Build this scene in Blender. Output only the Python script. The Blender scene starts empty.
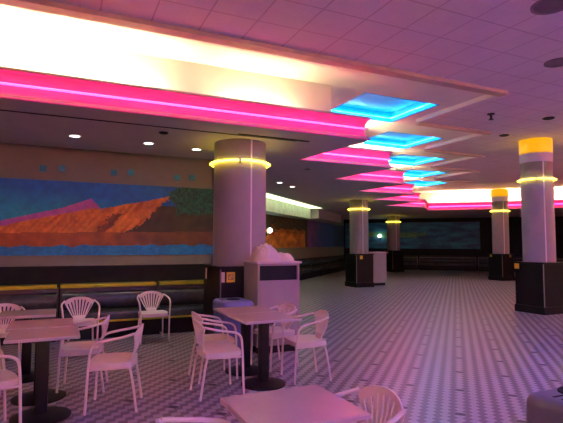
import bpy, bmesh, math, random
from mathutils import Vector, Matrix, noise
random.seed(7)
SC = bpy.context.scene
COL = SC.collection
S2 = math.sqrt(0.5)
PI = math.pi

def XY(U, V):
    """hall coordinates (U along the hall, V towards its left) -> world x, y"""
    return ((U - V) * S2, (U + V) * S2)

# ------------------------------------------------------------------ materials
MATS = {}
def mat(name, col, rough=0.5, metal=0.0, bump=0.0, bscale=40.0, var=0.0, vscale=6.0, spec=0.5, emit=None, estr=0.0, coat=0.0):
    m = bpy.data.materials.new(name); m.use_nodes = True
    nt = m.node_tree; b = nt.nodes['Principled BSDF']
    b.inputs['Base Color'].default_value = (*col, 1)
    b.inputs['Roughness'].default_value = rough
    b.inputs['Metallic'].default_value = metal
    b.inputs['Specular IOR Level'].default_value = spec
    b.inputs['Coat Weight'].default_value = coat
    tc = nt.nodes.new('ShaderNodeTexCoord')
    if var > 0:
        n = nt.nodes.new('ShaderNodeTexNoise'); n.inputs['Scale'].default_value = vscale; n.inputs['Detail'].default_value = 4
        nt.links.new(tc.outputs['Object'], n.inputs['Vector'])
        r = nt.nodes.new('ShaderNodeValToRGB')
        r.color_ramp.elements[0].position = 0.3; r.color_ramp.elements[1].position = 0.7
        r.color_ramp.elements[0].color = (*[max(0, c * (1 - var)) for c in col], 1)
        r.color_ramp.elements[1].color = (*[min(1, c * (1 + var)) for c in col], 1)
        nt.links.new(n.outputs['Fac'], r.inputs['Fac']); nt.links.new(r.outputs['Color'], b.inputs['Base Color'])
    if bump > 0:
        n2 = nt.nodes.new('ShaderNodeTexNoise'); n2.inputs['Scale'].default_value = bscale; n2.inputs['Detail'].default_value = 3
        nt.links.new(tc.outputs['Object'], n2.inputs['Vector'])
        bp = nt.nodes.new('ShaderNodeBump'); bp.inputs['Strength'].default_value = bump; bp.inputs['Distance'].default_value = 0.01
        nt.links.new(n2.outputs['Fac'], bp.inputs['Height']); nt.links.new(bp.outputs['Normal'], b.inputs['Normal'])
    if emit:
        b.inputs['Emission Color'].default_value = (*emit, 1); b.inputs['Emission Strength'].default_value = estr
    MATS[name] = m
    return m

class NG:
    """tiny math-node builder"""
    def __init__(s, nt): s.nt = nt
    def m(s, op, a, b=None, c=None):
        n = s.nt.nodes.new('ShaderNodeMath'); n.operation = op
        for i, v in enumerate((a, b, c)):
            if v is None: continue
            if isinstance(v, (int, float)): n.inputs[i].default_value = v
            else: s.nt.links.new(v, n.inputs[i])
        return n.outputs[0]
    def mix(s, f, a, b):
        n = s.nt.nodes.new('ShaderNodeMix'); n.data_type = 'RGBA'
        if isinstance(f, (int, float)): n.inputs[0].default_value = f
        else: s.nt.links.new(f, n.inputs[0])
        for i, v in ((6, a), (7, b)):
            if isinstance(v, tuple): n.inputs[i].default_value = (*v, 1)
            else: s.nt.links.new(v, n.inputs[i])
        return n.outputs[2]

def floor_material():
    m = mat('floor_mosaic', (0.5, 0.47, 0.5), 0.32, spec=0.5)
    nt = m.node_tree; b = nt.nodes['Principled BSDF']; g = NG(nt)
    tc = nt.nodes.new('ShaderNodeTexCoord'); sp = nt.nodes.new('ShaderNodeSeparateXYZ')
    nt.links.new(tc.outputs['Object'], sp.inputs[0]); x, y = sp.outputs[0], sp.outputs[1]
    U = g.m('MULTIPLY', g.m('ADD', x, y), S2); V = g.m('MULTIPLY', g.m('SUBTRACT', y, x), S2)
    tri = lambda v, per, off=0.0: g.m('MULTIPLY', g.m('ABSOLUTE', g.m('SUBTRACT', g.m('FRACT', g.m('ADD', g.m('DIVIDE', v, per), off)), 0.5)), 2.0)
    a = tri(V, 0.128); c = tri(U, 0.096)
    dark = g.m('LESS_THAN', g.m('ADD', a, g.m('MULTIPLY', c, 0.62)), 0.80)
    # thin grout
    gr = g.m('MAXIMUM', g.m('GREATER_THAN', tri(U, 0.048), 0.93), g.m('GREATER_THAN', tri(V, 0.064), 0.94))
    # sparse near-black accent tiles
    acc = g.m('MULTIPLY', g.m('LESS_THAN', tri(U, 0.768, 0.3), 0.09), g.m('LESS_THAN', tri(V, 0.512, 0.5), 0.17))
    nz = nt.nodes.new('ShaderNodeTexNoise'); nz.inputs['Scale'].default_value = 1.3; nz.inputs['Detail'].default_value = 5
    nt.links.new(tc.outputs['Object'], nz.inputs['Vector'])
    light = g.mix(nz.outputs['Fac'], (0.41, 0.37, 0.42), (0.54, 0.49, 0.55))
    c1 = g.mix(dark, light, (0.19, 0.155, 0.19))
    c2 = g.mix(g.m('MULTIPLY', gr, 0.35), c1, (0.20, 0.18, 0.2))
    c3 = g.mix(acc, c2, (0.035, 0.03, 0.04))
    nt.links.new(c3, b.inputs['Base Color'])
    return m

def ceiling_material():
    m = mat('ceiling_tile', (0.7, 0.66, 0.68), 0.9, spec=0.2)
    nt = m.node_tree; b = nt.nodes['Principled BSDF']; g = NG(nt)
    tc = nt.nodes.new('ShaderNodeTexCoord'); sp = nt.nodes.new('ShaderNodeSeparateXYZ')
    nt.links.new(tc.outputs['Object'], sp.inputs[0]); x, y = sp.outputs[0], sp.outputs[1]
    tri = lambda v, per, off=0.0: g.m('MULTIPLY', g.m('ABSOLUTE', g.m('SUBTRACT', g.m('FRACT', g.m('ADD', g.m('DIVIDE', v, per), off)), 0.5)), 2.0)
    line = g.m('MAXIMUM', g.m('GREATER_THAN', tri(x, 0.535, 0.45), 0.965), g.m('GREATER_THAN', tri(y, 0.535, 0.1), 0.965))
    nz = nt.nodes.new('ShaderNodeTexNoise'); nz.inputs['Scale'].default_value = 55; nz.inputs['Detail'].default_value = 3
    nt.links.new(tc.outputs['Object'], nz.inputs['Vector'])
    base = g.mix(nz.outputs['Fac'], (0.72, 0.67, 0.70), (0.88, 0.84, 0.87))
    cell = nt.nodes.new('ShaderNodeTexWhiteNoise'); cell.noise_dimensions = '2D'
    cb = nt.nodes.new('ShaderNodeCombineXYZ')
    nt.links.new(g.m('FLOOR', g.m('ADD', g.m('DIVIDE', x, 0.535), 0.95)), cb.inputs[0]); nt.links.new(g.m('FLOOR', g.m('ADD', g.m('DIVIDE', y, 0.535), 0.6)), cb.inputs[1])
    nt.links.new(cb.outputs[0], cell.inputs[0])
    base2 = g.mix(g.m('MULTIPLY', cell.outputs['Value'], 0.18), base, (0.58, 0.55, 0.60))
    nt.links.new(g.mix(line, base2, (0.58, 0.52, 0.56)), b.inputs['Base Color'])
    return m

def art_material(name, rough=0.55):
    m = mat(name, (0.5, 0.5, 0.5), rough)
    nt = m.node_tree; b = nt.nodes['Principled BSDF']; g = NG(nt)
    at = nt.nodes.new('ShaderNodeAttribute'); at.attribute_name = 'paint'
    nz = nt.nodes.new('ShaderNodeTexNoise'); nz.inputs['Scale'].default_value = 9; nz.inputs['Detail'].default_value = 6
    tc = nt.nodes.new('ShaderNodeTexCoord'); nt.links.new(tc.outputs['Object'], nz.inputs['Vector'])
    mp = nt.nodes.new('ShaderNodeMix'); mp.data_type = 'RGBA'; mp.blend_type = 'MULTIPLY'; mp.inputs[0].default_value = 0.6
    nt.links.new(at.outputs['Color'], mp.inputs[6])
    rp = nt.nodes.new('ShaderNodeValToRGB'); rp.color_ramp.elements[0].position = 0.35; rp.color_ramp.elements[1].position = 0.65
    rp.color_ramp.elements[0].color = (0.55, 0.55, 0.55, 1); rp.color_ramp.elements[1].color = (1, 1, 1, 1)
    nt.links.new(nz.outputs['Fac'], rp.inputs['Fac']); nt.links.new(rp.outputs['Color'], mp.inputs[7])
    nt.links.new(mp.outputs[2], b.inputs['Base Color'])
    return m

def glow(name, col, strength):
    m = mat(name, (0.8, 0.8, 0.8), 0.4, emit=col, estr=strength)
    return m

M_FLOOR = floor_material()
M_CEIL = ceiling_material()
M_RECESS = mat('recess_plaster', (0.86, 0.83, 0.72), 0.85, bump=0.1, bscale=25, var=0.04, vscale=2)
M_SOFFIT = mat('soffit_plaster', (0.54, 0.49, 0.49), 0.7, bump=0.08, bscale=30, var=0.05, vscale=3)
M_FASCIA = mat('fascia_neon_tint', (0.82, 0.17, 0.50), 0.5, var=0.03, vscale=2)  # pink neon glow put into the base colour
M_TRIM = mat('edge_trim_tan', (0.56, 0.46, 0.36), 0.55, var=0.08)
M_WALL = mat('wall_cream', (0.22, 0.23, 0.15), 0.75, bump=0.06, bscale=30, var=0.04)
M_DARKWALL = mat('wall_dark', (0.012, 0.012, 0.013), 0.7, var=0.2, spec=0.2)
M_BLACK = mat('black_laminate', (0.007, 0.007, 0.008), 0.30, var=0.2, vscale=10, spec=0.25)
M_BLACKMETAL = mat('black_metal', (0.008, 0.008, 0.009), 0.4, var=0.2, spec=0.25)
M_SHAFT = mat('column_wrap', (0.33, 0.30, 0.29), 0.45, var=0.05, vscale=3, bump=0.04, bscale=60)
M_SHAFTDARK = mat('column_head_brown', (0.26, 0.23, 0.2), 0.6, var=0.08)  # darker and browner than the shaft below
M_SEAM = mat('seam_strip', (0.85, 0.8, 0.8), 0.35)
M_CHAIR = mat('chair_white_resin', (0.86, 0.77, 0.72), 0.38, var=0.04, vscale=8)
M_TABLE = mat('table_laminate', (0.60, 0.47, 0.45), 0.2, var=0.05, vscale=5, spec=0.5)
M_TEDGE = mat('table_edge_band', (0.55, 0.48, 0.48), 0.4, var=0.05)
M_VINYL = mat('bench_vinyl', (0.05, 0.055, 0.058), 0.25, var=0.25, vscale=9, bump=0.15, bscale=18)
M_BENCHTOP = mat('bench_grey', (0.10, 0.10, 0.10), 0.3, var=0.15)
M_GOLD = mat('gold_rail', (0.55, 0.60, 0.04), 0.3, metal=0.6, var=0.1)
M_CAB = mat('cabinet_laminate', (0.36, 0.33, 0.31), 0.45, var=0.03, vscale=4)
M_CABTOP = mat('cabinet_counter', (0.70, 0.62, 0.64), 0.4, var=0.03)
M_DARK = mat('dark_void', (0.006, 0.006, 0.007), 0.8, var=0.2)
M_SHEET = mat('crumpled_sheet', (0.88, 0.74, 0.70), 0.7, bump=0.5, bscale=14, var=0.06)
M_BIN = mat('bin_grey_plastic', (0.15, 0.15, 0.21), 0.42, bump=0.12, bscale=120, var=0.08)
M_BINBLUE = mat('bin_blue_plastic', (0.17, 0.18, 0.52), 0.42, bump=0.12, bscale=120, var=0.08)
M_YELLOW = mat('notice_yellow', (0.95, 0.62, 0.04), 0.5, var=0.03)
M_PALE = mat('pale_plate', (0.72, 0.66, 0.5), 0.5, var=0.05)
M_TEAL = mat('teal_tile', (0.03, 0.30, 0.33), 0.4, var=0.1)
M_CAP = mat('neon_end_cap', (0.8, 0.8, 0.75), 0.35, var=0.05)
M_BLUEPAINT = mat('coffer_blue_paint', (0.05, 0.36, 0.78), 0.55, var=0.04)
M_GRILLE = mat('speaker_grille', (0.20, 0.17, 0.19), 0.7, bump=0.4, bscale=200, var=0.1)
M_VALANCE = mat('valance_pale_green', (0.66, 0.76, 0.64), 0.7, var=0.15, vscale=4)
M_ART = art_material('mural_paint')
E_PINK = glow('neon_pink', (1.0, 0.012, 0.085), 6.3)
E_PINKFILL = glow('fill_pink_wall', (1.0, 0.36, 0.30), 23.0)  # added fill for the tables and chairs, tubes out of view
E_PINKFAR = glow('neon_pink_far', (1.0, 0.02, 0.20), 4.0)
E_BLUE = glow('neon_blue', (0.01, 0.74, 0.95), 7.0)
E_BLUEFILL = glow('fill_blue_violet', (0.07, 0.16, 1.0), 52.0)  # added blue fill from coffers out of view
E_CREAMDIM = glow('fluorescent_aged', (1.0, 0.88, 0.48), 60.0)
E_BLUEWALLFILL = glow('fill_blue_wall', (0.05, 0.16, 1.0), 1.5)  # added fill tubes high on the unseen walls
E_YEL = glow('neon_yellow', (1.0, 0.76, 0.05), 3.2)
E_CREAM = glow('fluorescent_cream', (1.0, 0.93, 0.56), 140.0)
E_WHITE = glow('downlight_lens', (1.0, 0.93, 0.85), 4.0)
E_GLOBE = glow('globe_glass', (0.85, 1.0, 0.9), 3.0)
E_AMBER = glow('amber_glow_collar', (1.0, 0.50, 0.0), 0.30)  # amber light on the column tops, put into an emissive surface
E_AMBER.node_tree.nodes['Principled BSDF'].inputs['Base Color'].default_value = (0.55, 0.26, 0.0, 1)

# ------------------------------------------------------------------ mesh helpers
def obj(name, bm, material, parent=None, smooth=False, loc=None, rz=0.0, mats=None):
    me = bpy.data.meshes.new(name)
    bmesh.ops.recalc_face_normals(bm, faces=bm.faces)
    bm.to_mesh(me); bm.free()
    for mm in (mats or [material]): me.materials.append(mm)
    if smooth:
        for p in me.polygons: p.use_smooth = True
        try: me.set_sharp_from_angle(angle=math.radians(38))
        except Exception: pass
    o = bpy.data.objects.new(name, me); COL.objects.link(o)
    if parent: o.parent = parent
    if loc: o.location = loc
    o.rotation_euler[2] = rz
    return o

def tag(o, label, cat, group=None, kind=None):
    o['label'] = label; o['category'] = cat
    if group: o['group'] = group
    if kind: o['kind'] = kind
    return o

def thing(name, label, cat, loc=(0, 0, 0), rz=0.0, group=None, kind=None):
    o = bpy.data.objects.new(name, None); COL.objects.link(o)
    o.empty_display_size = 0.1
    o.location = loc; o.rotation_euler = (0, 0, rz)
    return tag(o, label, cat, group, kind)

def struct(name, bm, material, **k):
    o = obj(name, bm, material, **k); o['kind'] = 'structure'; return o

def dup(root, loc, rz, label, group=None):
    r = root.copy(); COL.objects.link(r); r.location = loc; r.rotation_euler = (0, 0, rz); r['label'] = label
    if group: r['group'] = group
    for ch in list(root.children):
        c = ch.copy(); COL.objects.link(c); c.parent = r
        for gch in ch.children:
            d = gch.copy(); COL.objects.link(d); d.parent = c
    return r

def box(bm, x0, x1, y0, y1, z0, z1, bev=0.0):
    r = bmesh.ops.create_cube(bm, size=1.0)
    vs = r['verts']
    for v in vs:
        v.co = Vector(((x0 + x1) / 2 + v.co.x * (x1 - x0), (y0 + y1) / 2 + v.co.y * (y1 - y0), (z0 + z1) / 2 + v.co.z * (z1 - z0)))
    if bev > 0:
        es = list({e for v in vs for e in v.link_edges})
        bmesh.ops.bevel(bm, geom=es, offset=bev, segments=2, affect='EDGES', profile=0.6)
    return vs

def BX(*a, **k):
    bm = bmesh.new(); box(bm, *a, **k); return bm

def lathe(bm, prof, n=32, cx=0, cy=0):
    rings = []
    for r, z in prof:
        if r < 1e-6: rings.append([bm.verts.new((cx, cy, z))])
        else: rings.append([bm.verts.new((cx + r * math.cos(2 * PI * k / n), cy + r * math.sin(2 * PI * k / n), z)) for k in range(n)])
    for a, b in zip(rings, rings[1:]):
        for k in range(n):
            k2 = (k + 1) % n
            if len(a) == 1 and len(b) == 1: continue
            if len(a) == 1: bm.faces.new((a[0], b[k], b[k2]))
            elif len(b) == 1: bm.faces.new((a[k], a[k2], b[0]))
            else: bm.faces.new((a[k], a[k2], b[k2], b[k]))

def catmull(pts, sub=5):
    P = [Vector(p) for p in pts]; out = []
    for i in range(len(P) - 1):
        p0 = P[max(i - 1, 0)]; p1 = P[i]; p2 = P[i + 1]; p3 = P[min(i + 2, len(P) - 1)]
        for k in range(sub):
            t = k / sub
            out.append(0.5 * ((2 * p1) + (p2 - p0) * t + (2 * p0 - 5 * p1 + 4 * p2 - p3) * t * t + (3 * p1 - p0 - 3 * p2 + p3) * t ** 3))
    out.append(P[-1]); return out

def tube(bm, pts, r, n=8, closed=False, cap=True):
    P = [Vector(p) for p in pts]; N = len(P); rings = []; prev = None
    for i in range(N):
        if closed: t = (P[(i + 1) % N] - P[i - 1]).normalized()
        else: t = (P[min(i + 1, N - 1)] - P[max(i - 1, 0)]).normalized()
        if prev is None:
            a = Vector((0, 0, 1)) if abs(t.z) < 0.9 else Vector((1, 0, 0))
            nrm = (a - t * a.dot(t)).normalized()
        else: nrm = (prev - t * prev.dot(t)).normalized()
        prev = nrm; bn = t.cross(nrm)
        rr = r[i] if isinstance(r, (list, tuple)) else r
        rings.append([bm.verts.new(P[i] + (nrm * math.cos(2 * PI * k / n) + bn * math.sin(2 * PI * k / n)) * rr) for k in range(n)])
    for i in range(N if closed else N - 1):
        a, b = rings[i], rings[(i + 1) % N]
        for k in range(n): bm.faces.new((a[k], a[(k + 1) % n], b[(k + 1) % n], b[k]))
    if cap and not closed:
        bm.faces.new(rings[0][::-1]); bm.faces.new(rings[-1])

def offset_poly(pts, d):
    """open polyline offset by d to its left, mitred"""
    P = [Vector((p[0], p[1])) for p in pts]; out = []
    for i, p in enumerate(P):
        ns = []
        if i > 0: t = (p - P[i - 1]).normalized(); ns.append(Vector((-t.y, t.x)))
        if i < len(P) - 1: t = (P[i + 1] - p).normalized(); ns.append(Vector((-t.y, t.x)))
        if len(ns) == 1: out.append(p + ns[0] * d)
        else:
            m = (ns[0] + ns[1]); m = m / max(m.dot(ns[0]), 0.2); out.append(p + m * d)
    return [(q.x, q.y) for q in out]

def sweep(bm, pts, prof):
    """sweep an open profile [(offset to left, z)...] along a polyline"""
    rows = []
    for off, z in prof:
        rows.append([bm.verts.new((x, y, z)) for x, y in offset_poly(pts, off)])
    for a, b in zip(rows, rows[1:]):
        for k in range(len(a) - 1): bm.faces.new((a[k], a[k + 1], b[k + 1], b[k]))

def polyface(bm, loops, z):
    """flat polygon with holes"""
    es = []
    for L in loops:
        vs = [bm.verts.new((x, y, z)) for x, y in L]
        for i in range(len(vs)): es.append(bm.edges.new((vs[i], vs[(i + 1) % len(vs)])))
    bmesh.ops.triangle_fill(bm, use_beauty=True, use_dissolve=False, edges=es)

def slab(loops, z0, z1):
    """solid slab with holes between z0 and z1"""
    bm = bmesh.new(); polyface(bm, loops, z0)
    r = bmesh.ops.extrude_face_region(bm, geom=list(bm.faces))
    for v in r['geom']:
        if isinstance(v, bmesh.types.BMVert): v.co.z = z1
    return bm

# ------------------------------------------------------------------ plan
STEP = 2.058
LOW, FTOP, MAIN, REC = 3.20, 3.545, 4.03, 4.10
WALLY = 8.95
UEND = 23.9
VR = -9.0
S = [(-8, 6.18)]; I = [(-8, 6.45)]; M = [(-8, 5.43)]
for k in range(6):
    x, y = 4.36 + k * STEP, 6.18 + k * STEP
    S.append((x, y)); I.append((x - 0.51, y + 0.27))
    if k < 5: S.append((x - 0.22, y + STEP)); I.append((x - 0.73, y + 0.27 + STEP))
for k in range(5):
    x, y = 6.46 + k * STEP, 5.43 + k * STEP
    M.append((x, y))
    if k < 4: M.append((x, y + STEP))
S += [XY(UEND, 1.287), XY(UEND, VR)]
I += [XY(UEND + 0.27, 1.84), XY(UEND + 0.27, VR)]
M += [XY(20.6, -0.72), XY(20.6, VR)]
W_SIDE = [(2.75, WALLY), (2.75, 2.75 + 7.0 / S2)]
FARU, VL = 31.0, 7.0
OUT = [(-8, WALLY), (2.75, WALLY), (2.75, 2.75 + VL / S2), XY(FARU, VL), XY(FARU, VR), XY(-7, VR), XY(-7, 4.3)]
OUT[-1] = (-8, -1.9)
# floor
struct('floor', slab([OUT], -0.12, 0.0), M_FLOOR)
# walls
def wall(name, a, b, z0, z1, m, t=0.12):
    bm = bmesh.new(); d = (Vector(b) - Vector(a)).normalized(); n = Vector((-d.y, d.x)) * t
    q = [Vector(a), Vector(b), Vector(b) + n, Vector(a) + n]
    lo = [bm.verts.new((p.x, p.y, z0)) for p in q]; hi = [bm.verts.new((p.x, p.y, z1)) for p in q]
    bm.faces.new(lo); bm.faces.new(hi)
    for k in range(4): bm.faces.new((lo[k], lo[(k + 1) % 4], hi[(k + 1) % 4], hi[k]))
    return struct(name, bm, m)
wall('wall_left', OUT[0], OUT[1], 0, 4.2, M_WALL)
wall('wall_return', OUT[1], OUT[2], 0, 4.2, M_WALL)
wall('wall_side', OUT[2], OUT[3], 0, 4.2, M_WALL)
wall('wall_far', OUT[3], OUT[4], 0, 4.2, M_DARKWALL)
wall('wall_right', OUT[4], OUT[5], 0, 4.2, M_CAB)
wall('wall_rear', OUT[5], OUT[6], 0, 4.2, M_CAB)
wall('wall_end', OUT[6], OUT[0], 0, 4.2, M_WALL)
# ceilings
struct('ceiling_soffit', slab([S + [OUT[4], OUT[3], OUT[2], OUT[1], OUT[0]]], LOW, LOW + 0.06), M_SOFFIT)
INFL = lambda L: [(L[0][0] - .03, L[0][1] - .03), (L[1][0] + .03, L[1][1] - .03), (L[2][0] + .03, L[2][1] + .03), (L[3][0] - .03, L[3][1] + .03)]
RH = []  # openings for the added blue fill coffers, out of view
for k in range(3):
    uc, vc = 0.5 + 2.91 * k, -3.1; a = 0.75
    cx_, cy_ = XY(uc, vc)
    RH.append([(cx_ - 0.785, cy_ - 0.665), (cx_ + 0.785, cy_ - 0.665), (cx_ + 0.785, cy_ + 0.665), (cx_ - 0.785, cy_ + 0.665)])
struct('ceiling_main', slab([offset_poly(M, -0.02) + [OUT[5], OUT[6]]] + [INFL(h_) for h_ in RH], MAIN, MAIN + 0.06), M_CEIL)
HOLES = []
for k in range(5):
    x0, x1, y0, y1 = 4.58 + k * STEP, 6.16 + k * STEP, 6.54 + k * STEP, 7.90 + k * STEP
    HOLES.append([(x0, y0), (x1, y0), (x1, y1), (x0, y1)])
struct('ceiling_recess', slab([M + I[::-1]] + [INFL(h_) for h_ in HOLES], REC, REC + 0.04), M_RECESS)
# cove ledge + inner wall
bm = bmesh.new(); polyface(bm, [offset_poly(S, 0.04) + I[::-1]], 3.40)
struct('trim_ledge', bm, M_RECESS)
bm = bmesh.new(); sweep(bm, I, [(0, 3.38), (0, REC + 0.02), (0.05, REC + 0.02), (0.05, 3.38)])
struct('trim_cove_wall', bm, M_RECESS)
# curved fascia channel, the neon's pink put into its colour
bm = bmesh.new()
prof = [(0.0, LOW), (-0.03, LOW), (-0.03, LOW + 0.018), (0.0, LOW + 0.03), (0.03, LOW + 0.10), (0.04, LOW + 0.172), (0.03, LOW + 0.245), (0.0, LOW + 0.315), (-0.03, LOW + 0.327), (-0.03, FTOP - 0.004), (0.06, FTOP - 0.004), (0.06, LOW + 0.03)]
sweep(bm, S, prof)
struct('trim_fascia', bm, M_FASCIA, smooth=False)
bm = bmesh.new(); sweep(bm, S, [(-0.035, FTOP - 0.004), (-0.035, FTOP + 0.022), (0.06, FTOP + 0.022), (0.06, FTOP - 0.004)])
struct('trim_fascia_top', bm, M_TRIM)
# main-ceiling lip and its tan edge trim
bm = bmesh.new(); sweep(bm, M, [(0.0, MAIN - 0.004), (0.0, REC + 0.02), (-0.03, REC + 0.02), (-0.03, MAIN - 0.004)])
struct('trim_lip', bm, M_RECESS)
bm = bmesh.new()
for k in range(5):
    x0 = -8 if k == 0 else M[2 * k][0]
    x1, y = M[2 * k + 1][0], M[2 * k + 1][1]
    wd = 0.15 if k == 0 else 0.08
    box(bm, x0, x1, y - wd, y + 0.005, MAIN - 0.055, MAIN + 0.01)
struct('trim_edge', bm, M_TRIM)
# dark shadow-gap reveal in the soffit behind the first fascia
bm = bmesh.new(); box(bm, -8, 3.35, 6.70, 6.735, LOW - 0.006, LOW + 0.01)
struct('trim_reveal', bm, M_DARK)
tag(obj('slot_diffuser', BX(2.35, 3.55, 6.62, 6.68, LOW - 0.012, LOW + 0.01), M_BLACKMETAL), 'long narrow black slot diffuser in soffit right of the nearest column head', 'ceiling vent')

# ------------------------------------------------------------------ neon
ORD = ['nearest', 'second', 'third', 'fourth', 'fifth', 'sixth']
def neon(p, q, z, m, label, group, r=0.016):
    d = (Vector(q) - Vector(p)); L = d.length; a = math.atan2(d.y, d.x)
    t = thing('neon_tube', label, 'neon light', (p[0], p[1], z), a, group)
    bm = bmesh.new(); tube(bm, [(0.06 + (L - 0.12) * k / 8, 0, 0) for k in range(9)], r, 8); obj('glass_tube', bm, m, t, smooth=True)
    for x in (0.03, L - 0.03):
        bm = bmesh.new(); tube(bm, [(x - 0.03, 0, 0), (x + 0.03, 0, 0)], r * 1.35, 8); obj('end_cap', bm, M_CAP, t, smooth=True)
    n = max(2, int(L / 1.2))
    for k in range(n):
        x = L * (k + 0.5) / n
        obj('standoff', BX(x - 0.008, x + 0.008, 0.0, 0.062, -0.008, 0.008), M_CAP, t)
    return t
lab = ['long pink neon tube on the nearest cove fascia over the tables', 'pink neon tube on second fascia step behind the longest one', 'pink neon tube on the third fascia step', 'pink neon tube on the fourth fascia step', 'short looking pink neon tube on the fifth fascia step', 'pink neon tube on the sixth and last fascia step']
for k in range(6):
    x0 = -7.9 if k == 0 else 4.36 + (k - 1) * STEP - 0.17
    y = 6.18 + k * STEP - 0.022
    neon((x0, y), (4.36 + k * STEP - 0.02, y), LOW + 0.172, E_PINK, lab[k], 'pink neon tubes on the stepped fascia')
p, q = XY(UEND - 0.022, 1.25), XY(UEND - 0.022, VR + 0.1)
neon(p, q, LOW + 0.172, E_PINKFAR, 'pink neon line on far end fascia crossing behind the columns', 'pink neon tubes on the stepped fascia', r=0.02)

# fluorescent battens lying in the cove trough
def batten(p, q, label, z=3.40, m=E_CREAM, r=0.017):
    d = (Vector(q) - Vector(p)); L = d.length; a = math.atan2(d.y, d.x)
    t = thing('fluorescent_batten', label, 'cove light', (p[0], p[1], z), a, 'fluorescent battens in the coves')
    obj('housing', BX(0, L, -0.03, 0.03, 0, 0.04, bev=0.004), M_CAP, t)
    bm = bmesh.new(); tube(bm, [(0.03, 0, 0.06), (L - 0.03, 0, 0.06)], r, 8); obj('lamp', bm, m, t, smooth=True)
for k in range(7):
    x0 = -7.6 + k * 1.25
    batten((x0, 6.335), (x0 + 1.15, 6.335), 'fluorescent batten hidden in the nearest cream cove')
batten((2.0, 6.335), (3.1, 6.335), 'dimmer aged batten at the right end of the nearest cream cove', m=E_CREAMDIM)
for k in range(1, 6):
    x1 = 4.36 + (k) * STEP - 0.62
    y = 6.335 + k * STEP
    batten((x1 - 1.2, y), (x1, y), 'fluorescent batten hidden in the %s cream cove step' % ORD[k])
for k in range(7):
    v0 = 1.0 - k * 1.4
    batten(XY(UEND + 0.155, v0), XY(UEND + 0.155, v0 - 1.25), 'fluorescent batten hidden in the far end cove')

# unseen cove added along the right and rear walls as fill light
RC = [XY(20.0, VR + 0.5), XY(-6.5, VR + 0.5), XY(-6.5, 4.0)]
bm = bmesh.new(); sweep(bm, RC, [(0.0, LOW), (0.5, LOW)]); sweep(bm, RC, prof); sweep(bm, RC, [(0.05, 3.40), (0.5, 3.40)])
struct('trim_fill_cove', bm, M_FASCIA)
def inw(p, d): return p
neon(XY(19.8, VR + 0.525), XY(-6.4, VR + 0.525), LOW + 0.172, E_PINKFILL, 'added pink fill tube in the unseen right wall cove', 'pink neon tubes on the stepped fascia', r=0.02)
neon(XY(-6.475, VR + 0.6), XY(-6.475, 3.9), LOW + 0.172, E_PINKFILL, 'added pink fill tube in the unseen rear wall cove', 'pink neon tubes on the stepped fascia', r=0.02)
neon(XY(19.8, VR + 0.14), XY(-6.4, VR + 0.14), 3.80, E_BLUEWALLFILL, 'added blue fill tube high on the unseen right wall', 'added blue fill tubes high on the walls')
neon(XY(-6.86, VR + 0.6), XY(-6.86, 3.9), 3.80, E_BLUEWALLFILL, 'added blue fill tube high on the unseen rear wall', 'added blue fill tubes high on the walls')
for k in range(13):
    batten(XY(18.0 - k * 1.9, VR + 0.25), XY(16.4 - k * 1.9, VR + 0.25), 'added fill batten in the unseen right wall cove')
for k in range(6):
    batten(XY(-6.75, VR + 1.2 + k * 1.9), XY(-6.75, VR + 2.8 + k * 1.9), 'added fill batten in the unseen rear wall cove')
# blue coffers; those on the right of the hall are added fill, unseen
for k in range(8):
    (x0, y0), _, (x1, y1), _ = (HOLES + RH)[k]
    w, d, h = x1 - x0, y1 - y0, 0.20
    t = thing('lit_coffer', ('%s of the five blue neon lit ceiling coffers' % ORD[k]) if k < 5 else ('%s added blue fill coffer, unseen right side of hall ceiling' % ORD[k - 5]), 'ceiling coffer', (x0, y0, REC if k < 5 else MAIN), 0, 'blue lit ceiling coffers')
    bm = bmesh.new()
    e = 0.03
    box(bm, -e, 0, -e, d + e, 0, h); box(bm, w, w + e, -e, d + e, 0, h); box(bm, 0, w, -e, 0, 0, h); box(bm, 0, w, d, d + e, 0, h)
    obj('side_panel', bm, M_BLUEPAINT, t)
    obj('top_panel', BX(-e, w + e, -e, d + e, h, h + 0.02), M_BLUEPAINT, t)
    bm = bmesh.new()
    c = 0.07; pts = []
    for cx_, cy_, a0 in ((w - c, d - c, 0), (c, d - c, PI / 2), (c, c, PI), (w - c, c, 3 * PI / 2)):
        for j in range(4):
            a = a0 + j * PI / 6; pts.append((cx_ + 0.035 * math.cos(a), cy_ + 0.035 * math.sin(a), 0.07))
    tube(bm, pts, 0.014, 8, closed=True); obj('neon_loop', bm, E_BLUE if k < 5 else E_BLUEFILL, t, smooth=True)

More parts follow.
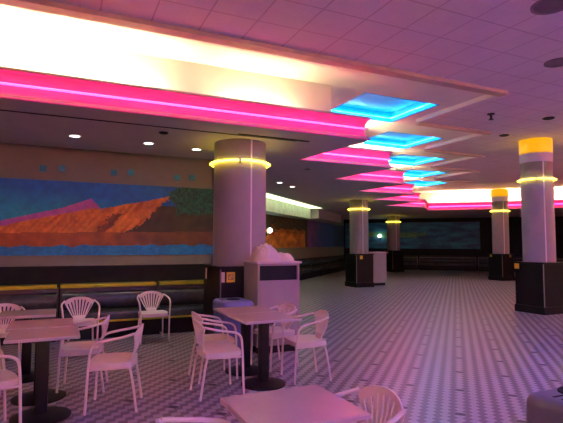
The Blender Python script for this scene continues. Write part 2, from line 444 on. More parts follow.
# ------------------------------------------------------------------ floor pattern is in the material; columns
def column(cx, cy, r, half, basez, ringz, top, label, cap=False, plates=()):
    t = thing('column', label, 'column', (cx, cy, 0), 0, 'round neon ringed columns', kind='thing')
    bm = bmesh.new(); lathe(bm, [(r, basez - 0.01), (r, ringz + 0.08)], 48); obj('shaft', bm, M_SHAFT, t, smooth=True)
    bm = bmesh.new(); lathe(bm, [(r, ringz + 0.08), (r * 0.985, ringz + 0.085), (r * 0.985, top - (0.55 if cap else 0.004))], 48)
    obj('column_head', bm, M_SHAFTDARK, t, smooth=True)
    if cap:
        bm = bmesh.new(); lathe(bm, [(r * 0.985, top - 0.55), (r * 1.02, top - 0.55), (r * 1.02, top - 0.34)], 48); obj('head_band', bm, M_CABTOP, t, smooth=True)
        bm = bmesh.new(); lathe(bm, [(r * 1.02, top - 0.34), (r * 1.03, top - 0.33), (r * 1.03, top - 0.004)], 48); obj('glow_collar', bm, E_AMBER, t, smooth=True)  # emissive collar in place of the amber light falling on the shaft
    # square black base with corner trims and a plinth
    b = obj('base', BX(-half, half, -half, half, 0.0, basez, bev=0.012), M_BLACK, t)
    bm = bmesh.new(); h2 = half + 0.02
    box(bm, -h2, h2, -h2, h2, 0.0, 0.17, bev=0.01); obj('plinth', bm, M_BLACKMETAL, b)
    bm = bmesh.new(); box(bm, -h2, h2, -h2, h2, basez - 0.03, basez + 0.012, bev=0.006); obj('cap_moulding', bm, M_BLACKMETAL, b)
    bm = bmesh.new()
    box(bm, -half - 0.006, -half + 0.012, -half - 0.006, -half + 0.012, 0.17, basez - 0.03); obj('corner_bead', bm, M_SHAFTDARK, b)
    # vertical seam strip
    a = math.atan2(-cy, -cx) + 0.42
    bm = bmesh.new(); box(bm, r - 0.006, r + 0.008, -0.012, 0.012, basez + 0.012, top - (0.56 if cap else 0.008)); o = obj('seam_strip', bm, M_SEAM, t); o.rotation_euler[2] = a
    # neon ring on stand-offs
    R = r + 0.045
    bm = bmesh.new(); tube(bm, [(R * math.cos(2 * PI * k / 48), R * math.sin(2 * PI * k / 48), ringz) for k in range(48)], 0.02, 8, closed=True)
    ring = obj('neon_ring', bm, E_YEL, t, smooth=True)
    for k in range(4):
        aa = math.atan2(-cy, -cx) + PI / 2 + k * PI / 2
        bm = bmesh.new(); box(bm, r - 0.02, R + 0.03, -0.022, 0.022, ringz - 0.022, ringz + 0.03, bev=0.005); o = obj('standoff', bm, M_CAP, ring); o.rotation_euler[2] = aa
    for kind, face, u, z, w, h in plates:
        bm = bmesh.new()
        if face == 'y': box(bm, u - w / 2, u + w / 2, -half - 0.012, -half, z - h / 2, z + h / 2)
        else: box(bm, -half - 0.012, -half, u - w / 2, u + w / 2, z - h / 2, z + h / 2)
        o = obj('notice_plate', bm, M_YELLOW if kind == 'y' else M_PALE, t)
        o['label'] = 'yellow notice plate' if kind == 'y' else 'pale plate'
        if kind == 'y' and r > 0.4:
            bm = bmesh.new(); yy = -half - 0.0125
            def bar(p, q, wd):
                p = Vector((p[0], yy, p[1])); q = Vector((q[0], yy, q[1])); dd = (q - p).normalized(); nn = Vector((-dd.z, 0, dd.x)) * wd / 2
                vs = [bm.verts.new(v) for v in (p - nn, q - nn, q + nn, p + nn)]; bm.faces.new(vs)
            s = w * 0.28
            for a_, b_ in (((-s, -s), (-s, s)), ((-s, s), (s, s)), ((s, s), (s, -s)), ((s, -s), (-s, -s)), ((-s, s), (s, -s))):
                bar((u + a_[0], z + a_[1]), (u + b_[0], z + b_[1]), w * 0.1)
            obj('notice_mark', bm, M_SHAFTDARK, o)
    return t
column(2.63, 7.33, 0.43, 0.46, 1.2, 2.85, LOW, 'thick round column behind the waste cabinet, yellow neon ring near its top',
       plates=[('p', 'y', -0.42, 1.05, 0.05, 0.15), ('y', 'y', -0.30, 1.05, 0.13, 0.15), ('p', 'x', 0.30, 1.07, 0.05, 0.17)])
column(*XY(17.6, 3.40), 0.345, 0.37, 1.2, 2.85, LOW, 'column standing beside the small pale box, yellow neon ring', plates=[('y', 'y', -0.16, 1.08, 0.11, 0.13)])
column(*XY(28.0, 3.40), 0.36, 0.39, 1.2, 2.85, LOW, 'farthest column, beyond the small pale box, dim with yellow neon ring', plates=[('y', 'x', 0.05, 1.08, 0.10, 0.12)])
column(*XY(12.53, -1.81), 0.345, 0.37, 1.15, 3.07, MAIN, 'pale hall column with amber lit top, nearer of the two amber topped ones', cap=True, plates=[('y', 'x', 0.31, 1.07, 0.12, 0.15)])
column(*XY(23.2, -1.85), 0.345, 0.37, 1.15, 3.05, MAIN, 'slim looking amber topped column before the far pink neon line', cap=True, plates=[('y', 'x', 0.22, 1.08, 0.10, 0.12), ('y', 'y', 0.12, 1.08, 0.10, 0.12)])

# ------------------------------------------------------------------ murals
def lerp(a, b, t): t = max(0.0, min(1.0, t)); return tuple(a[i] + (b[i] - a[i]) * t for i in range(3))
def pw(x, pts):
    for (x0, y0), (x1, y1) in zip(pts, pts[1:]):
        if x <= x1: return y0 + (y1 - y0) * max(0, (x - x0)) / (x1 - x0)
    return pts[-1][1]
def dunes(s, t):
    """s, t: across and down the painting, 0..213 and 0..76"""
    n = noise.noise(Vector((s * 0.09, t * 0.09, 3))) ; n2 = noise.noise(Vector((s * 0.35, t * 0.35, 8)))
    sky = lerp((0.002, 0.16, 0.46), (0.002, 0.50, 0.50), (t - 8 - (s - 40) * 0.1) / 34.0)
    c = sky
    purple = pw(s, [(-40, 50), (0, 44), (30, 36), (60, 28), (88, 17), (98, 27), (110, 27), (140, 20), (172, 10), (213, 6)])
    orange = pw(s, [(-40, 54), (0, 50), (30, 41), (60, 34), (90, 27), (98, 27.5), (120, 22), (140, 18), (165, 12), (175, 9), (213, 6)])
    right = pw(t, [(0, 190), (10, 176), (20, 160), (30, 150), (42, 141), (50, 126), (55, 110)])
    if t > purple and s < 108: c = lerp((0.55, 0.16, 0.46), (0.66, 0.18, 0.34), n + 0.5)
    if t > orange + n2 and s < right + n2 * 5: c = lerp((0.60, 0.13, 0.012), (1.0, 0.34, 0.04), 0.55 + 0.9 * noise.noise(Vector((s * 0.22 + t * 0.16, t * 0.06, 2))) + n2 * 0.35)
    if t > 32 and abs(s - (118 - (t - 30) * 0.9) + 5 * n2) < 5 + 3 * n and t < 54: c = lerp(c, (0.10, 0.03, 0.01), 0.75)
    if s >= right + n2 * 5 and t > 22: c = lerp((0.045, 0.035, 0.008), (0.09, 0.07, 0.015), n + 0.5)
    tree = 30 + 6 * noise.noise(Vector((s * 0.2, 1, 1))) if s > 176 else 22 - (176 - s) * 1.1
    if s > 158 and t < tree + 5 * n2 and t > 16 - (s - 158) * 0.8 - 4 * n2: c = lerp((0.004, 0.05, 0.025), (0.02, 0.20, 0.08), n2 + 0.5)
    if t > 54 - 0.02 * s: c = lerp((0.48, 0.13, 0.015), (0.20, 0.08, 0.02), (s - 60) / 100 + n * 0.6)
    if t > 66 + 2 * n - (s - 100) * 0.01: c = lerp((0.008, 0.30, 0.62), (0.01, 0.20, 0.44), n2 + 0.4)
    return c
def mural(name, a, b, z0, z1, fn, nx, nz, label, s0, s1, tmax):
    bm = bmesh.new(); lay = bm.loops.layers.float_color.new('paint')
    A, B = Vector(a), Vector(b); d = (B - A); n = Vector((d.y, -d.x)).normalized()
    g = [[bm.verts.new((*(A + d * (i / nx)), z0 + (z1 - z0) * j / nz)) for i in range(nx + 1)] for j in range(nz + 1)]
    for j in range(nz):
        for i in range(nx):
            f = bm.faces.new((g[j][i], g[j][i + 1], g[j + 1][i + 1], g[j + 1][i]))
            c = fn(s0 + (s1 - s0) * (i + 0.5) / nx, tmax * (1 - (j + 0.5) / nz))
            for l in f.loops: l[lay] = (*c, 1)
    # thickness: edge band back to the wall
    back = n * -0.02
    for row in (g[0], g[-1]):
        v = [bm.verts.new((p.co.x + back.x, p.co.y + back.y, p.co.z)) for p in (row[0], row[-1])]
        f = bm.faces.new((row[0], row[-1], v[1], v[0])) if False else None
    loose = [v for v in bm.verts if not v.link_faces]
    bmesh.ops.delete(bm, geom=loose, context='VERTS')
    o = obj(name, bm, M_ART)
    return tag(o, label, 'mural')
mural('mural', (-3.6, WALLY - 0.015), (2.74, WALLY - 0.015), 1.345, 2.62, dunes, 300, 76, 'long landscape mural of orange dunes under deep blue sky on the near left wall', -150, 223, 76)
def canyon(s, t):
    n = noise.noise(Vector((s * 0.35, t * 0.10, 5))); n2 = noise.noise(Vector((s * 1.1, t * 0.5, 9)))
    c = lerp((0.01, 0.02, 0.012), (0.03, 0.06, 0.02), n + 0.5)
    if 2 < s < 32 and t > 20 + 8 * n: c = lerp((0.4, 0.10, 0.01), (0.95, 0.34, 0.04), 0.5 + n + n2 * 0.4)
    if 2 < s < 30 and t < 26 and n2 > 0.15: c = (0.16, 0.08, 0.015)
    if s > 34: c = lerp((0.30, 0.08, 0.34), (0.02, 0.06, 0.34), (s - 34) / 14 + n * 0.5)
    if s > 62: c = lerp((0.005, 0.02, 0.07), (0.01, 0.06, 0.12), n + 0.5)
    return c
def side(U, z, off=0.015):
    x, y = XY(U, VL - off); return (x, y)
mural('mural', side(15.0, 0), side(30.9, 0), 1.40, 2.75, canyon, 220, 50, 'dim mural of orange canyon and purple shapes on the side wall past the thick column', -5, 75, 50)
def sea(s, t):
    n = noise.noise(Vector((s * 0.09, t * 0.16, 12))); n2 = noise.noise(Vector((s * 0.3, t * 0.5, 2)))
    c = lerp((0.02, 0.10, 0.22), (0.03, 0.30, 0.46), n + 0.4 + 0.3 * n2)
    if 12 < s < 62 and abs(t - 22 - 3 * n - 0.03 * s) < 5 + 3 * n2: c = lerp((0.05, 0.24, 0.16), (0.22, 0.42, 0.18), n + n2 * 0.6 + 0.4)
    return c
mural('mural', XY(FARU - 0.015, 6.9), XY(FARU - 0.015, -1.35), 1.30, 2.95, sea, 160, 40, 'dark blue green seascape mural on the far wall', 0, 100, 50)

# teal squares on the upper wall
for k, (x, z) in enumerate(((-0.33, 2.815), (-0.04, 2.835), (0.81, 2.82), (1.10, 2.84), (1.945, 2.80), (2.235, 2.82))):
    tag(obj('wall_tile', BX(x - 0.055, x + 0.055, WALLY - 0.018, WALLY, z - 0.055, z + 0.055, bev=0.004), M_TEAL),
        'small teal square on upper left wall, %s of six counted from left' % ['first', 'second', 'third', 'fourth', 'fifth', 'sixth'][k], 'wall tile', 'teal squares above the dune mural')

# ------------------------------------------------------------------ dark dado, benches
struct('trim_dado', BX(-8, 2.75, WALLY - 0.02, WALLY, 0.0, 1.165), M_DARKWALL)
def bench(L, label, loc, rz, group, gold=True, depth=0.62):
    """local: x along, front at y=0 looking to -y, back at y=depth"""
    t = thing('banquette', label, 'bench', loc, rz, group)
    obj('base', BX(0.02, L - 0.02, 0.10, depth, 0.0, 0.28), M_DARK, t)
    obj('seat', BX(0.01, L - 0.01, 0.0, depth - 0.15, 0.30, 0.43, bev=0.03), M_VINYL, t, smooth=True)
    obj('seat_trim', BX(0.0, L, -0.012, 0.04, 0.275, 0.302), M_GOLD if gold else M_BLACKMETAL, t)
    bm = bmesh.new()
    # rolled back cushion
    pr = []
    for k in range(14):
        a = -PI / 2 + PI * k / 13
        pr.append((0.02 - 0.10 * math.cos(a) , 0.58 + 0.15 * math.sin(a)))
    rows = []
    for x in (0.03, L - 0.03): rows.append([bm.verts.new((x, depth - 0.13 + o_, z)) for o_, z in pr])
    for k in range(13): bm.faces.new((rows[0][k], rows[1][k], rows[1][k + 1], rows[0][k + 1]))
    bm.faces.new(rows[0]); bm.faces.new(rows[1])
    obj('back_cushion', bm, M_VINYL, t, smooth=True)
    obj('back_panel', BX(0.0, L, depth - 0.12, depth, 0.28, 0.80), M_BENCHTOP, t)
    obj('top_rail', BX(0.0, L - 0.03, depth - 0.19, depth, 0.80, 0.865, bev=0.012), M_GOLD if gold else M_BLACKMETAL, t)
    return t
bl = ['black vinyl wall banquette behind the pushed together tables, at left', 'black vinyl banquette with gold rail below the dune peak', 'black vinyl banquette with gold rail next to the thick column', 'black vinyl banquette with gold rail, leftmost under the dune mural']
for k, x in enumerate((-1.62, 0.0, 1.62 - 0.5, -3.24)):
    bench(1.6 if k != 2 else 1.58, bl[k] , ((-1.62, 0.0, 1.62, -3.24)[k] if k != 2 else 1.62, WALLY - 0.02 - 0.62, 0), 0, 'gold railed banquettes under the dune mural') if k != 2 else bench(1.1, bl[2], (1.62, WALLY - 0.64, 0), 0, 'gold railed banquettes under the dune mural')
dl = ['first', 'second', 'third', 'fourth', 'fifth']
for k in range(4):
    x, y = XY(15.4 + k * 3.7, 6.22)
    bench(3.6, 'dark banquette along the side wall, %s past the thick column' % dl[k], (x, y, 0), PI / 4, 'dark banquettes along the side wall', gold=False, depth=0.76)
for k in range(4):
    x, y = XY(FARU - 0.72, 5.6 - k * 3.4)
    bench(3.3, 'low black banquette against the far wall, %s counted from left' % dl[k], (x, y, 0), -PI / 4, 'black banquettes against the far wall', gold=False, depth=0.70)
# pale lower band on the side wall is the bare cream wall; dark stretch of far wall has no mural

# valance with hidden lamp near the side wall
t = thing('light_valance', 'pale green lit valance hanging under soffit past the thick column', 'valance', (*XY(13.0, 6.35), 0), PI / 4)
obj('front_board', BX(0, 8.1, -0.03, 0.03, 2.72, LOW - 0.005, bev=0.008), M_VALANCE, t)
obj('bottom_board', BX(0, 8.1, 0.03, 0.62, 2.72, 2.76), M_VALANCE, t)
obj('slot_lens', BX(0.0, 8.0, -0.62, -0.06, LOW - 0.012, LOW - 0.002), glow('slot_lens_pale', (0.86, 1.0, 0.55), 0.75), t)
obj('hanger', BX(0.0, 0.06, -0.02, 0.62, 2.76, LOW), M_VALANCE, t)
obj('hanger', BX(8.04, 8.1, -0.02, 0.62, 2.76, LOW), M_VALANCE, t)
struct('trim_bulkhead', BX(0, 1, 0, 1, 0, 1), M_SOFFIT)
o = bpy.data.objects['trim_bulkhead']; o.location = (*XY(21.3, 6.0), 2.75); o.rotation_euler[2] = PI / 4; o.scale = (4.6, 0.98, LOW - 2.75)

# wall sconces
def sconce(loc, rz, label, r=0.085):
    t = thing('wall_sconce', label, 'wall lamp', loc, rz, 'globe wall lamps')
    obj('wall_plate', BX(-0.06, 0.06, -0.02, 0.0, -0.2, -0.02, bev=0.006), M_BLACKMETAL, t)
    bm = bmesh.new(); tube(bm, catmull([(0, -0.01, -0.11), (0, -0.10, -0.14), (0, -0.16, -0.10), (0, -0.16, -0.06)]), 0.015, 8); obj('arm', bm, M_BLACKMETAL, t, smooth=True)
    bm = bmesh.new(); bmesh.ops.create_uvsphere(bm, u_segments=20, v_segments=12, radius=r); bmesh.ops.translate(bm, verts=bm.verts, vec=(0, -0.16, r - 0.07)); obj('globe', bm, E_GLOBE, t, smooth=True)
sconce((*XY(17.2, VL - 0.03), 2.05), PI / 4, 'white globe wall lamp glowing right of the thick column', 0.10)
sconce((*XY(FARU - 0.03, 4.62), 2.06), -PI / 4, 'white globe wall lamp on far wall left of farthest column', 0.11)

# dark divider with a pale finial at the end of the side banquettes
t = thing('booth_divider', 'dark booth divider with small pale round finial beside the waste cabinet top', 'divider', (*XY(15.0, 5.6), 0), PI / 4)
bm = bmesh.new(); box(bm, -0.04, 0.04, 0.0, 1.3, 0.0, 1.28, bev=0.02); obj('panel', bm, M_BLACK, t)
obj('post', BX(-0.06, 0.06, -0.10, 0.02, 0.0, 1.12, bev=0.01), M_BLACKMETAL, t)
bm = bmesh.new(); bmesh.ops.create_uvsphere(bm, u_segments=16, v_segments=10, radius=0.09); bmesh.ops.translate(bm, verts=bm.verts, vec=(0, -0.04, 1.20)); obj('finial', bm, M_VALANCE, t, smooth=True)

# ------------------------------------------------------------------ ceiling fittings
def downlight(x, y, label, power=9):
    t = thing('ceiling_downlight', label, 'downlight', (x, y, LOW), 0, 'small white downlights in the low soffit')
    bm = bmesh.new(); lathe(bm, [(0.095, 0.0), (0.095, -0.012), (0.075, -0.014), (0.07, 0.0)], 24); obj('trim_ring', bm, M_CAP, t, smooth=True)
    bm = bmesh.new(); lathe(bm, [(0.0, -0.006), (0.072, -0.006)], 24); obj('lens', bm, E_WHITE, t)
    l = bpy.data.lights.new('downlight', 'SPOT'); l.energy = power; l.spot_size = math.radians(95); l.spot_blend = 0.8; l.color = (1, 0.86, 0.74); l.shadow_soft_size = 0.06
    lo = bpy.data.objects.new('downlight_lamp', l); COL.objects.link(lo); lo.location = (0, 0, -0.03); lo.parent = t
downlight(0.13, 7.85, 'white downlight in soffit above the left tables')
downlight(1.24, 7.9, 'white downlight in soffit between the left tables and the thick column')
downlight(2.08, 8.05, 'white downlight just left of the thick column head')
downlight(5.25, 11.5, 'left one of two small downlights right of the thick column', 6)
downlight(5.95, 12.15, 'right one of two small downlights right of the thick column', 6)
def vent(x, y, z, r, label, m=M_GRILLE, cat='ceiling vent', name='ceiling_vent'):
    t = thing(name, label, cat, (x, y, z))
    bm = bmesh.new(); lathe(bm, [(r, 0), (r, -0.012), (r * 0.85, -0.018), (r * 0.82, -0.008)], 28); obj('rim', bm, m, t, smooth=True)
    bm = bmesh.new(); lathe(bm, [(0, -0.016), (r * 0.84, -0.008)], 28); obj('grille', bm, M_DARK if r < 0.12 else m, t, smooth=True)
vent(1.32, 7.05, LOW, 0.07, 'small dark vent in soffit under the long pink neon', M_BLACKMETAL)
vent(4.85, 9.15, LOW, 0.08, 'small round reddish vent in soffit before the second fascia', M_TRIM)
vent(4.52, 3.14, MAIN, 0.20, 'large dark round ceiling speaker nearest the camera', cat='ceiling speaker', name='ceiling_speaker')
vent(6.04, 4.14, MAIN, 0.17, 'second dark round ceiling speaker, farther along at the frame edge', cat='ceiling speaker', name='ceiling_speaker')
vent(9.0, 7.5, MAIN, 0.11, 'small flat black ceiling vent just left of near hall column top', M_BLACKMETAL)
vent(8.56, 6.10, MAIN, 0.11, 'small flat black ceiling vent just right above the near hall column', M_BLACKMETAL)
t = thing('ceiling_sprinkler', 'small black hanging sprinkler head on the main ceiling', 'sprinkler', (7.31, 6.37, MAIN))
bm = bmesh.new(); lathe(bm, [(0.07, 0), (0.07, -0.015), (0.02, -0.02), (0.02, -0.10), (0.0, -0.10)], 20); obj('body', bm, M_BLACKMETAL, t, smooth=True)
bm = bmesh.new(); lathe(bm, [(0, -0.10), (0.045, -0.105), (0.045, -0.115), (0, -0.12)], 16); obj('deflector', bm, M_BLACKMETAL, t, smooth=True)

# ------------------------------------------------------------------ chairs
def build_chair():
    t = thing('cafe_armchair', '', 'chair', group='white fan backed armchairs')
    # seat: rounded slab, dished, faces +x
    bm = bmesh.new(); n = 12; top, bot = [], []
    def seat_xy(i, j):
        u = -1 + 2 * i / n; v = -1 + 2 * j / n
        k = 0.22
        return (0.005 + 0.21 * u * math.sqrt(1 - k * v * v), (0.225 - 0.012 * u) * v * math.sqrt(1 - k * u * u) * (1.0 if u > -0.2 else 1 - 0.10 * (-u - 0.2)))
    for lst, z in ((top, 0.452), (bot, 0.402)):
        for i in range(n + 1):
            row = []
            for j in range(n + 1):
                x, y = seat_xy(i, j); e = max(abs(-1 + 2 * i / n), abs(-1 + 2 * j / n))
                dz = -0.012 * (1 - e ** 2) if z > 0.44 else 0
                row.append(bm.verts.new((x, y, z + dz)))
            lst.append(row)
    for i in range(n):
        for j in range(n):
            bm.faces.new((top[i][j], top[i + 1][j], top[i + 1][j + 1], top[i][j + 1])); bm.faces.new((bot[i][j], bot[i][j + 1], bot[i + 1][j + 1], bot[i + 1][j]))
    for i in range(n):
        bm.faces.new((top[i][0], bot[i][0], bot[i + 1][0], top[i + 1][0])); bm.faces.new((top[i][n], top[i + 1][n], bot[i + 1][n], bot[i][n]))
        bm.faces.new((top[0][i], top[0][i + 1], bot[0][i + 1], bot[0][i])); bm.faces.new((top[n][i], bot[n][i], bot[n][i + 1], top[n][i + 1]))
    obj('seat', bm, M_CHAIR, t, smooth=True)
    # fan back: wide arched top, narrow foot, radiating slots
    bm = bmesh.new(); nu, nv = 39, 16
    g = []
    for j in range(nv + 1):
        v = j / nv; row = []
        hw = 0.060 + (0.208 - 0.060) * v ** 0.9
        for i in range(nu + 1):
            u = -1 + 2 * i / nu
            zt = 0.765 - 0.045 * u * u - 0.025 * abs(u) ** 6
            z = 0.44 + (zt - 0.44) * v
            x = -0.165 - 0.095 * v - 0.02 * math.sin(v * PI) + 0.055 * u * u * v
            row.append(bm.verts.new((x, hw * u, z)))
        g.append(row)
    for j in range(nv):
        for i in range(nu):
            slot = (i % 5 in (2, 3)) and 3 <= j <= (13 if 8 < i < 30 else 12) and 2 <= i <= 37
            if not slot: bm.faces.new((g[j][i], g[j][i + 1], g[j + 1][i + 1], g[j + 1][i]))
    bmesh.ops.recalc_face_normals(bm, faces=bm.faces)
    bmesh.ops.solidify(bm, geom=list(bm.faces), thickness=0.012)
    obj('backrest', bm, M_CHAIR, t, smooth=True)
    r = 0.0125
    for s in (1, -1):
        bm = bmesh.new(); tube(bm, catmull([(0.215, s * 0.215, 0.0), (0.205, s * 0.218, 0.22), (0.195, s * 0.222, 0.43), (0.183, s * 0.232, 0.55)]), r, 8); obj('leg', bm, M_CHAIR, t, smooth=True)
        bm = bmesh.new(); tube(bm, catmull([(0.183, s * 0.232, 0.55), (0.165, s * 0.238, 0.605), (0.115, s * 0.242, 0.642), (0.02, s * 0.245, 0.664), (-0.10, s * 0.235, 0.686), (-0.205, s * 0.200, 0.712)]), r, 8); obj('armrest', bm, M_CHAIR, t, smooth=True)
        bm = bmesh.new(); tube(bm, catmull([(-0.235, s * 0.200, 0.0), (-0.205, s * 0.195, 0.20), (-0.175, s * 0.185, 0.36), (-0.14, s * 0.165, 0.43)]), r, 8); obj('leg', bm, M_CHAIR, t, smooth=True)
        bm = bmesh.new(); tube(bm, [(0.196, s * 0.222, 0.395), (0.02, s * 0.205, 0.395), (-0.15, s * 0.170, 0.395)], 0.010, 6); obj('seat_rail', bm, M_CHAIR, t, smooth=True)
    return t
CH = [
    (0.50, 4.90, 165, 'white fan-back armchair right of the left tables, nearest one, seen from its side'),
    (0.25, 5.63, 170, 'white fan-back armchair right of the left tables, half hidden behind the nearest one'),
    (0.27, 7.42, -88, 'white fan-back armchair facing out between the left tables and the bench'),
    (1.37, 7.88, -90, 'white fan-back armchair standing alone before the banquette left of the column'),
    (-0.64, 6.95, -85, 'white fan-back armchair at the left picture edge behind the far left table'),
    (-0.53, 4.60, 20, 'white armchair at bottom left, cut by the frame, arm and front leg showing'),
    (-0.72, 5.45, 4, 'white armchair at the left edge beside the second left table, mostly out of view'),
    (1.53, 4.90, 0, 'white fan-back armchair left of the centre table, nearer of its left pair'),
    (1.66, 5.48, 2, 'white fan-back armchair left of the centre table, behind the other of its left pair'),
    (2.62, 5.00, 175, 'white fan-back armchair right of the centre table, the nearer one facing left'),
    (2.52, 5.66, 192, 'white fan-back armchair in front of the waste cabinet behind the centre table corner'),
    (1.39, 2.17, 180, 'white fan-back armchair with big rounded back at right of the front table'),
    (0.66, 2.15, 0, 'white armchair at the bottom edge left of front table, only its back top visible'),
]
proto = None
for x, y, a, l in CH:
    if proto is None:
        proto = build_chair(); proto.location = (x, y, 0); proto.rotation_euler = (0, 0, math.radians(a)); proto['label'] = l
    else: dup(proto, (x, y, 0), math.radians(a), l)

# ------------------------------------------------------------------ tables
def build_table(w, d):
    t = thing('cafe_table', '', 'table', group='square pedestal cafe tables')
    tp = obj('tabletop', BX(-w / 2, w / 2, -d / 2, d / 2, 0.712, 0.742, bev=0.006), M_TABLE, t)
    bm = bmesh.new(); e = 0.004
    box(bm, -w / 2 - e, w / 2 + e, -d / 2 - e, d / 2 + e, 0.716, 0.736); obj('edge_band', bm, M_TEDGE, tp)
    bm = bmesh.new(); lathe(bm, [(0.0, 0.045), (0.05, 0.045), (0.12, 0.034), (0.22, 0.022), (0.25, 0.012), (0.25, 0.0), (0.0, 0.0)], 40); obj('base', bm, M_BLACKMETAL, t, smooth=True)
    obj('post', BX(-0.05, 0.05, -0.05, 0.05, 0.04, 0.70, bev=0.012), M_BLACKMETAL, t, smooth=True)
    bm = bmesh.new(); box(bm, -0.22, 0.22, -0.025, 0.025, 0.688, 0.712); box(bm, -0.025, 0.025, -0.22, 0.22, 0.687, 0.7115); obj('top_spider', bm, M_BLACKMETAL, t)
    return t
tb = build_table(0.58, 0.52)
TBL = [(-0.12, 4.855, 'pale laminate table on black disc base, nearest of the left row'), (-0.16, 5.455, 'pale laminate table, middle one of the three left tables in a row'),
       (-0.33, 6.33, 'pale laminate table, farthest of the left row, before the banquette'), (1.08, 2.205, 'glossy pink-lit laminate tabletop cut off at the bottom edge of the picture')]
tb.location = (TBL[0][0], TBL[0][1], 0); tb['label'] = TBL[0][2]
for x, y, l in TBL[1:]: dup(tb, (x, y, 0), 0, l)
tc_ = build_table(0.64, 0.585)
tc_.location = (2.08, 4.97, 0); tc_['label'] = 'pale laminate table in the centre between white chairs, nearer of the joined pair'
dup(tc_, (2.09, 5.565, 0), 0, 'pale laminate table joined behind the centre table, before the blue-grey bin')

# ------------------------------------------------------------------ waste cabinet with crumpled sheeting
def waste_cabinet(w, d, h, loc, label, big=True):
    t = thing('waste_cabinet', label, 'waste cabinet', loc)
    bm = bmesh.new(); ky = 0.10
    z0, z1 = h - 0.27, h - 0.06    # opening
    box(bm, 0, 0.03, 0, d, ky, h - 0.03); box(bm, w - 0.03, w, 0, d, ky, h - 0.03); box(bm, 0.03, w - 0.03, d - 0.03, d, ky, h - 0.03)
    if big: box(bm, 0.03, w - 0.03, 0.0, 0.03, z1, h - 0.03)
    else: box(bm, 0.03, w - 0.03, 0.0, 0.03, ky, h - 0.03)
    obj('carcass', bm, M_CAB, t)
    if big:
        obj('door', BX(0.03, w - 0.03, -0.006, 0.02, ky + 0.01, z0, bev=0.004), M_CAB, t)
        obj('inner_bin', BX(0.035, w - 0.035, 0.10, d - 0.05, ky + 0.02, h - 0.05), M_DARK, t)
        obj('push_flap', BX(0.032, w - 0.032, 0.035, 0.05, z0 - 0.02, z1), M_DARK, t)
    else:
        obj('door', BX(0.04, w - 0.04, -0.008, 0.0, ky + 0.02, h - 0.06, bev=0.003), M_CAB, t)
    obj('toe_kick', BX(0.03, w - 0.03, 0.04, d - 0.03, 0, ky), M_DARK, t)
    obj('counter', BX(-0.02, w + 0.03, -0.03, d + 0.01, h - 0.03, h, bev=0.006), M_CABTOP, t)
    return t
waste_cabinet(0.66, 0.56, 1.30, (2.53, 6.27, 0), 'pale waste cabinet with dark slot opening standing before the thick column')
waste_cabinet(0.80, 0.50, 1.27, (10.50, 14.88, 0), 'small pale box cabinet beside the black based column in mid hall', big=False)
bm = bmesh.new(); bmesh.ops.create_grid(bm, x_segments=56, y_segments=44, size=0.5)
for v in bm.verts:
    x, y = v.co.x, v.co.y
    h1 = 0.235 * max(0, 1 - ((x + 0.17) / 0.34) ** 2 - ((y) / 0.46) ** 2) ** 0.55
    h2 = 0.115 * max(0, 1 - ((x - 0.25) / 0.25) ** 2 - ((y) / 0.42) ** 2) ** 0.5
    h = max(h1, h2)
    n = noise.noise(Vector((x * 7, y * 7, 1))) * 0.6 + noise.noise(Vector((x * 15, y * 15, 4))) * 0.25 - abs(noise.noise(Vector((x * 9, y * 9, 7)))) * 0.6
    v.co.z = max(0.0, h * (1 + 0.38 * n)) + (0.004 if h > 0 else 0)
bmesh.ops.delete(bm, geom=[f for f in bm.faces if all(v.co.z < 0.003 for v in f.verts)], context='FACES')
for v in bm.verts: v.co.x *= 0.66; v.co.y *= 0.55
r = bmesh.ops.extrude_face_region(bm, geom=list(bm.faces))
for v in r['geom']:
    if isinstance(v, bmesh.types.BMVert): v.co.z = 0.0
tag(obj('crumpled_sheet', bm, M_SHEET, None, smooth=True, loc=(2.87, 6.54, 1.301)), 'pale pink crumpled sheeting heaped on top of the waste cabinet', 'sheeting')

# ------------------------------------------------------------------ rounded bins
def rbox(bm, w, d, z0, z1, rad, top_r=0.0, taper=0.0, n=6):
    def ring(z, s, rr):
        out = []
        hw, hd = w / 2 - s, d / 2 - s
        for cx_, cy_, a0 in ((hw - rr, hd - rr, 0), (-hw + rr, hd - rr, PI / 2), (-hw + rr, -hd + rr, PI), (hw - rr, -hd + rr, 1.5 * PI)):
            for j in range(n + 1):
                a = a0 + j * PI / 2 / n; out.append(bm.verts.new((cx_ + rr * math.cos(a), cy_ + rr * math.sin(a), z)))
        return out
    rings = [ring(z0, taper, rad * 0.9)]
    rings.append(ring(z1 - top_r, 0, rad))
    if top_r > 0:
        for k in range(1, 7):
            a = k * PI / 2 / 6; s = top_r * (1 - math.cos(a)); rings.append(ring(z1 - top_r + top_r * math.sin(a), s, max(0.02, rad - s * 0.5)))
    for a, b in zip(rings, rings[1:]):
        for k in range(len(a)): bm.faces.new((a[k], a[(k + 1) % len(a)], b[(k + 1) % len(b)], b[k]))
    bm.faces.new(rings[0][::-1]); bm.faces.new(rings[-1])
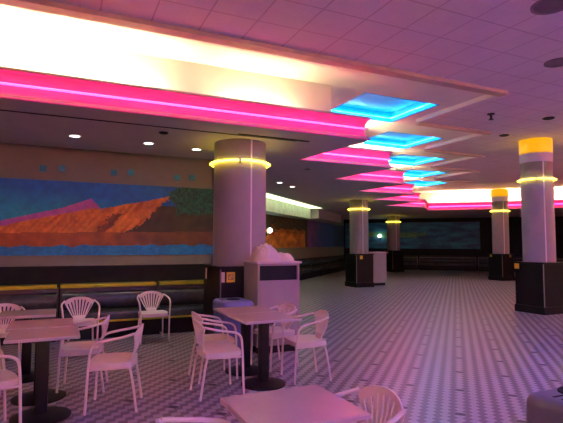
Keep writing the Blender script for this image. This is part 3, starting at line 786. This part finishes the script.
def waste_bin(loc, rz, w, d, h, m, label, hole=(0, 0)):
    t = thing('waste_bin', label, 'waste bin', loc, rz)
    bm = bmesh.new(); rbox(bm, w, d, 0.0, h - 0.17, 0.06, 0.0, 0.03); obj('body', bm, m, t, smooth=True)
    bm = bmesh.new(); rbox(bm, w + 0.02, d + 0.02, h - 0.17, h, 0.08, 0.055); lid = obj('lid', bm, m, t, smooth=True)
    bm = bmesh.new(); lathe(bm, [(0.0, h + 0.001), (0.075, h + 0.002), (0.085, h + 0.008), (0.095, h + 0.008), (0.10, h - 0.002)], 28, *hole); obj('opening', bm, M_DARK, lid, smooth=True)
    bm = bmesh.new()
    for k in range(3):
        y = hole[1] - 0.10 + k * 0.05 if hole[0] else -0.05 + 0.05 * k
        box(bm, hole[0] - 0.19, hole[0] - 0.125 + 0.01 * k, y - 0.008, y + 0.008, h - 0.001, h + 0.0015)
    obj('printed_mark', bm, M_DARK, lid)
    return t
waste_bin((2.245, 6.50, 0), 0, 0.44, 0.56, 0.76, M_BINBLUE, 'blue-grey plastic bin tucked between centre table and thick column')
waste_bin((2.58, 1.53, 0), math.radians(-2), 0.60, 0.60, 0.76, M_BIN, 'dark grey rounded plastic bin with black round opening at bottom right corner', hole=(-0.045, 0.165))

# ------------------------------------------------------------------ world, camera, view
w = bpy.data.worlds.new('World'); SC.world = w; w.use_nodes = True
w.node_tree.nodes['Background'].inputs[0].default_value = (0.02, 0.015, 0.02, 1)
cam = bpy.data.cameras.new('camera'); co = bpy.data.objects.new('camera', cam); COL.objects.link(co)
f, pit, rol, yaw = 474.37, 0.0686918, 0.00372492, 1.13819854
fw = Vector((math.cos(yaw) * math.cos(pit), math.sin(yaw) * math.cos(pit), math.sin(pit)))
r0 = Vector((math.sin(yaw), -math.cos(yaw), 0)); u0 = r0.cross(fw)
rr = math.cos(rol) * r0 + math.sin(rol) * u0; uu = -math.sin(rol) * r0 + math.cos(rol) * u0
co.matrix_world = Matrix(((rr.x, uu.x, -fw.x, 0), (rr.y, uu.y, -fw.y, 0), (rr.z, uu.z, -fw.z, 1.55), (0, 0, 0, 1)))
cam.sensor_fit = 'HORIZONTAL'; cam.sensor_width = 36.0; cam.lens = f * 36.0 / 563.0; cam.clip_start = 0.05; cam.clip_end = 200
SC.camera = co
vs = SC.view_settings
vs.view_transform = 'Standard'; vs.look = 'None'; vs.gamma = 1.0; vs.use_curve_mapping = False; vs.exposure = 1.36
try:
    SC.cycles.use_denoising = True; SC.cycles.max_bounces = 10; SC.cycles.diffuse_bounces = 6; SC.cycles.use_light_tree = True; SC.cycles.sample_clamp_indirect = 4.0
except Exception: pass
